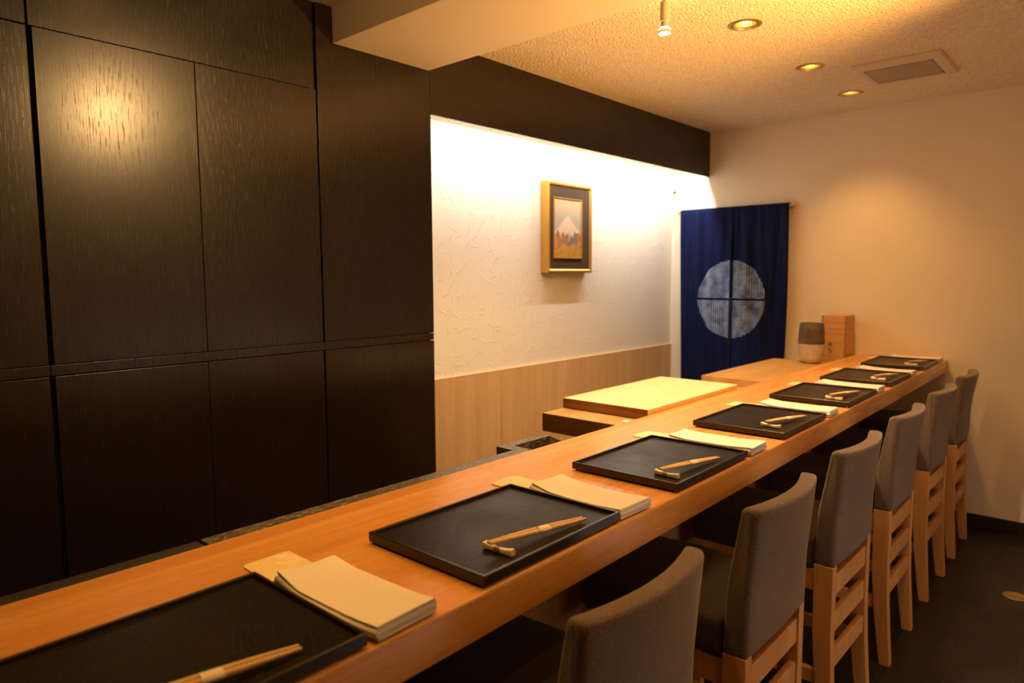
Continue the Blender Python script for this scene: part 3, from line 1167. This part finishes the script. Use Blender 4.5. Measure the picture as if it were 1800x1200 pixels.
# ------------------------------------------------------------------ noren
nr = thing('noren_curtain', 'indigo split curtain with a pale woven disc on a wooden rod', 'curtain')
NY = 4.452
bm = bmesh.new()
lathe(bm, [(0.0075, -2.412), (0.0075, -1.616)], 16, 'x', (0, NY, 1.840))
link('rod', bm, 'rod', nr, smooth=50)
for x in (-2.418, -1.610):
    bm = bmesh.new()
    s = 1 if x > -2 else -1
    lathe(bm, [(0.006, x - 0.010), (0.011, x - 0.007), (0.012, x), (0.011, x + 0.007), (0.006, x + 0.010)], 16, 'x', (0, NY, 1.840))
    link('end_knob', bm, 'rod', nr, smooth=60)
    bm = bmesh.new()
    lathe(bm, [(0.005, NY + 0.006), (0.005, YF - 0.0005)], 10, 'y', (x - s * 0.022, 0, 1.840))
    lathe(bm, [(0.010, NY + 0.010), (0.010, NY - 0.010)], 12, 'y', (x - s * 0.022, 0, 1.830))
    link('hook', bm, 'brass', nr, smooth=50)


def cloth(side):
    xa, xb = (-2.389, -2.0025) if side < 0 else (-2.0055, -1.636)
    bm = bmesh.new()
    NX, NZ = 44, 40
    z1, z0 = 1.847, 0.36
    rows = []
    rr = random.Random(3 + side)
    ph = [rr.uniform(0, 6.28) for _ in range(5)]
    for yy, zz in ((NY + 0.0125, 1.832), (NY + 0.0115, 1.846), (NY, 1.8515)):
        rows.append([bm.verts.new((xa + (xb - xa) * i / NX, yy + 0.0008 * math.sin(i * 1.9), zz + 0.0006 * math.sin(i * 2.7))) for i in range(NX + 1)])
    for j in range(NZ + 1):
        v = j / NZ
        z = z1 + (z0 - z1) * v
        row = []
        for i in range(NX + 1):
            u = i / NX
            x = xa + (xb - xa) * u
            if side < 0:
                x += 0.030 * v * (1 - u)
            else:
                x += (0.016 * math.sin(math.pi * min(1, v * 1.2)) - 0.010 * v) * u
            gather = 0.0035 * math.exp(-v * 7) * math.sin(u * 44 + ph[0])
            fold = 0.0105 * math.sin(u * 17 + ph[1] + 0.8 * v) * (0.35 + 0.65 * math.sin(math.pi * min(1, v * 1.2)))
            fold += 0.0075 * math.sin(u * 29 + ph[2]) * (1 - 0.7 * v)
            fold += 0.006 * v * math.sin(u * 8 + ph[3])
            y = NY - 0.0135 - (0.0012 if side > 0 else 0.0) + gather * min(1, v * 30 + 0.2) + fold * min(1, v * 8 + 0.1) - 0.004 * min(1, v * 6)
            row.append(bm.verts.new((x, min(y, NY + 0.02), z)))
        rows.append(row)
    for a, b in zip(rows, rows[1:]):
        for i in range(NX):
            bm.faces.new((a[i], a[i + 1], b[i + 1], b[i]))
    o = link('cloth_panel', bm, 'noren', nr, smooth=180)
    md = o.modifiers.new('thick', 'SOLIDIFY')
    md.thickness = 0.0012
    md.offset = 1
    return o


cloth(-1)
cloth(1)
# stitched seam holding the two panels together above the slit
boxo('seam', -2.0070, -2.0010, NY - 0.0262, NY - 0.0252, 1.24, 1.835, 'noren', nr)

# small paper charm strip on the far wall in the niche corner
sg = thing('paper_strip', 'tiny white paper strip with brushed black characters above the curtain', 'paper strip')
boxo('paper', -2.474, -2.449, YF - 0.0022, YF - 0.0006, 1.912, 1.992, 'paper', sg)
boxo('top_mark', -2.474, -2.450, YF - 0.0030, YF - 0.0022, 1.979, 1.991, 'ink', sg)
g = [((-.3, .4), (.2, .5)), ((.1, .5), (-.3, .1)), ((.2, .3), (.45, .05)), ((-.2, -.1), (-.1, -.6)), ((-.1, -.6), (.3, -.35)), ((0, -.9), (.25, -1.3)), ((.25, -.95), (-.1, -1.35)), ((-.1, -1.35), (.35, -1.5))]
strokes('brushed_characters', [((-2.4625 + 0.016 * a[0], 1.965 + 0.024 * a[1]), (-2.4625 + 0.016 * b[0], 1.965 + 0.024 * b[1])) for a, b in g],
        lambda u, v, q: (u, YF - 0.0022 - 0.0006 * q, v), 0.0055, 'ink', sg)

# ------------------------------------------------------------------ lamps
def make_downlight():
    t = thing('recessed_downlight', 'x', 'ceiling light', group='recessed lights over the counter')
    bm = bmesh.new()
    lathe(bm, [(0.046, -0.001), (0.0465, -0.004), (0.056, -0.0045), (0.063, -0.002), (0.063, -0.0002), (0.046, -0.0002), (0.046, -0.001)], 48, cap=False)
    link('trim_ring', bm, 'brass', t, smooth=50)
    bm = bmesh.new()
    lathe(bm, [(0.0470, -0.0002), (0.0448, -0.001), (0.0448, 0.003), (0.0470, 0.0042)], 48, cap=False)
    link('black_baffle', bm, 'black', t, smooth=50)
    bm = bmesh.new()
    # fluted satin reflector can
    rings = []
    for r, h in ((0.0455, 0.0045), (0.0445, 0.03), (0.041, 0.06), (0.032, 0.082), (0.014, 0.090)):
        rings.append([(r * (1 + 0.012 * (i % 2)) * math.cos(2 * math.pi * i / 48), r * (1 + 0.012 * (i % 2)) * math.sin(2 * math.pi * i / 48), h) for i in range(48)])
    R = loft(bm, rings, cap=False)
    bm.faces.new(R[-1])
    link('reflector', bm, 'reflector', t)
    bm = bmesh.new()
    lathe(bm, [(0.006, 0.034), (0.013, 0.040), (0.0155, 0.050), (0.012, 0.064), (0.008, 0.088)], 20)
    link('bulb', bm, 'bulb', t, smooth=60)
    lamp('light', 'SPOT', t, (0, 0, 0.028), P_DOWN, WARM, spot_size=math.radians(102), spot_blend=0.9, shadow_soft_size=0.022, aim=(0, 0, -1))
    return t


dl0 = make_downlight()
DLAB = ['largest recessed round ceiling light, nearest the hanging spotlight', 'recessed round ceiling light in the middle of the three',
        'smallest recessed round ceiling light, nearest the far wall',
        'recessed round ceiling light, assumed and unseen, just before the beam', 'recessed round ceiling light, assumed and unseen, above the near end of the counter',
        'added unseen ceiling light over the aisle, brightening the right wall and nearest chairs', 'added unseen ceiling light over the aisle, brightening the farther chairs',
        'added unseen ceiling light over the kitchen side, before the black cupboards']
for i, (x, y) in enumerate(DL):
    if i == 0:
        dl0.location = (x, y, ZC)
        dl0['label'] = DLAB[0]
    else:
        d = dup(dl0, (x, y, ZC), 0.9 * i, DLAB[i])
        if i > 2:
            for c in d.children:
                if c.type == 'LIGHT':
                    c.data = c.data.copy()
                    c.data.energy = P_NEAR[i - 3] if i < 5 else (P_AISLE[i - 5] if i < 7 else P_KITCHEN)
                    c.data.spot_size = math.radians(88)
                    c.data.spot_blend = 1.0


def make_spot(label, loc, power, aim, tilt=(0, 0), size=100, color=HALO, top=ZC):
    t = thing('hanging_spotlight', label, 'spotlight', loc, group='hanging spotlights')
    zt_ = top - loc[2]                     # ceiling in local z; local 0 = lamp face
    bm = bmesh.new()
    lathe(bm, [(0.022, zt_ - 0.0005), (0.022, zt_ - 0.008), (0.018, zt_ - 0.010), (0.006, zt_ - 0.010), (0.0055, min(0.118, zt_ - 0.012))], 20)
    link('stem', bm, 'black', t, smooth=40)
    bm = bmesh.new()
    lathe(bm, [(0.007, 0.122), (0.009, 0.117), (0.008, 0.111), (0.012, 0.106), (0.010, 0.102)], 18)
    link('swivel_joint', bm, 'steel', t, smooth=40)
    bm = bmesh.new()
    lathe(bm, [(0.010, 0.103), (0.0165, 0.102), (0.0165, 0.041), (0.0155, 0.040)], 28)
    link('lamp_holder', bm, 'holder', t, smooth=40)
    bm = bmesh.new()
    lathe(bm, [(0.0125, 0.0395), (0.0130, 0.024), (0.0145, 0.0215)], 24)
    link('neck', bm, 'holder', t, smooth=40)
    bm = bmesh.new()
    rings = []
    for r, h in ((0.0146, 0.0213), (0.0190, 0.0180), (0.0205, 0.0115)):
        rings.append([(r * (1 + 0.02 * (i % 2)) * math.cos(2 * math.pi * i / 40), r * (1 + 0.02 * (i % 2)) * math.sin(2 * math.pi * i / 40), h) for i in range(40)])
    loft(bm, rings, cap=False)
    link('glass_reflector', bm, 'lampglass', t)
    bm = bmesh.new()
    lathe(bm, [(0.0207, 0.0113), (0.0225, 0.006), (0.0245, 0.0), (0.0228, 0.0), (0.0205, 0.008)], 32, cap=False)
    link('lamp_rim', bm, 'steel', t, smooth=40)
    bm = bmesh.new()
    lathe(bm, [(0.0205, 0.0085), (0.012, 0.0095), (0.002, 0.010)], 28)
    link('lens', bm, 'bulb', t, smooth=60)
    t.rotation_euler = (math.radians(tilt[0]), math.radians(tilt[1]), 0)
    lamp('light', 'SPOT', t, (0, 0, -0.006), power, color, spot_size=math.radians(size), spot_blend=0.7, shadow_soft_size=0.02, aim=aim)
    return t


bspot = make_spot('hanging white spotlight beside the beam, over the cutting board', (-1.228, 2.150, 2.212), P_BOARD_SPOT, (-0.17, 0.25, -1.27), (0, 0), 112)
lamp('spill_light', 'SPOT', bspot, (0, 0, 0.020), P_SPILL, HALO, shadow_soft_size=0.027, spot_size=math.radians(176), spot_blend=0.15, aim=(0, 0, 1))
dspot = make_spot('assumed hanging spotlight beyond the top of the photo, in front of the beam', (-0.30, 1.37, 2.285), P_DOOR_SPOT, (-1.9, -0.6, -0.42), (0, 0), 90, DOORC)  # lamp assumed from the glare on the cupboard door
lamp('fill_light', 'POINT', dspot, (0, 0, -0.03), P_FILL, WARM, shadow_soft_size=0.025)  # extra point light added to brighten the right wall and chair backs

fill_spot = make_spot('added unseen spotlight under the beam, brightening beam and ceiling', (-0.50, 1.60, 2.108), 10.0, (-0.2, 0.1, -1), (0, 0), 100, HALO, 2.238)  # unseen fixture added to brighten the beam and ceiling
lamp('spill_light', 'SPOT', fill_spot, (0, 0, 0.020), P_SPILL * 0.6, HALO, shadow_soft_size=0.027, spot_size=math.radians(176), spot_blend=0.15, aim=(0, 0, 1))

# added, unseen uplight on the right-hand wall, brightening ceiling and beam
ul = thing('fill_uplight', 'added uplight on the unseen right-hand wall, brightening the ceiling', 'fill light', (XR - 0.001, 2.15, 1.74))
bm = bmesh.new()
lathe(bm, [(0.020, -0.06), (0.045, 0.0), (0.060, 0.07), (0.056, 0.07), (0.042, 0.004), (0.016, -0.05)], 28, center=(-0.075, 0, 0))
link('shade', bm, 'white', ul, smooth=50)
boxo('bracket', -0.05, 0.0, -0.02, 0.02, -0.05, -0.02, 'white', ul, bevel=0.002)
lamp('light', 'SPOT', ul, (-0.075, 0, 0.0645), P_UP, WARM, spot_size=math.radians(74), spot_blend=1.0, shadow_soft_size=0.008, aim=(-1.95, 0.2, 0.58))

# niche tubes hidden above the fascia
nt = thing('niche_tube_lamp', 'tube lamp hidden behind the dark fascia above the niche', 'tube lamp')
boxo('housing', -2.232, -2.2152, 2.00, 4.44, 2.112, 2.1288, 'white', nt)
bm = bmesh.new()
lathe(bm, [(0.004, 2.02), (0.004, 4.42)], 10, 'y', (-2.2250, 0, 2.1075))
link('tube', bm, 'tube', nt, smooth=50)
for y, p in zip((2.60, 3.84), P_NICHE):
    lamp('light', 'AREA', nt, (-2.2260, y, 2.1030), p, NICHE, shape='RECTANGLE', size=0.010, size_y=1.12).rotation_euler = (0, math.radians(28), 0)

# ------------------------------------------------------------------ ceiling fan grille
fg = thing('ceiling_vent', 'ivory square extractor grille in the ceiling near the far wall', 'vent')
vx0, vx1, vy0, vy1 = -1.037, -0.672, 3.530, 3.945
zb = ZC - 0.014
bm = bmesh.new()
rings = []
gx0, gx1, gy0, gy1 = -1.008, -0.722, 3.625, 3.902
for e, z in ((0, ZC - 0.0006), (0.0, ZC - 0.006), (0.006, zb)):
    rings.append([(vx0 + e, vy0 + e, z), (vx1 - e, vy0 + e, z), (vx1 - e, vy1 - e, z), (vx0 + e, vy1 - e, z)])
rings.append([(gx0, gy0, zb), (gx1, gy0, zb), (gx1, gy1, zb), (gx0, gy1, zb)])
rings.append([(gx0, gy0, ZC - 0.003), (gx1, gy0, ZC - 0.003), (gx1, gy1, ZC - 0.003), (gx0, gy1, ZC - 0.003)])
loft(bm, rings, cap=False)
link('frame', bm, 'plastic', fg, bevel=0.002)
bm = bmesh.new()
for a in ((gx0 + 0.0002, gx0 + 0.001, gy0, gy1), (gx1 - 0.001, gx1 - 0.0002, gy0, gy1), (gx0 + 0.001, gx1 - 0.001, gy0 + 0.0002, gy0 + 0.001), (gx0 + 0.001, gx1 - 0.001, gy1 - 0.001, gy1 - 0.0002)):
    box(bm, *a, zb + 0.001, ZC - 0.0032)
link('shade_well', bm, 'black', fg)  # black lining stands in for the shade inside the grille holes
boxo('shade_backing', gx0 + 0.0005, gx1 - 0.0005, gy0 + 0.0005, gy1 - 0.0005, ZC - 0.003, ZC - 0.0006, 'black', fg)  # black sheet behind the bars, the holes' shade as colour
bm = bmesh.new()
nx, ny = 28, 12
for i in range(1, nx):
    x = gx0 + (gx1 - gx0) * i / nx
    box(bm, x - 0.0017, x + 0.0017, gy0, gy1, zb, zb + 0.0010)
for j in range(1, ny):
    y = gy0 + (gy1 - gy0) * j / ny
    box(bm, gx0, gx1, y - 0.0038, y + 0.0038, zb + 0.0001, zb + 0.0009)
tag(link('grille', bm, 'plastic', fg), kind='stuff')
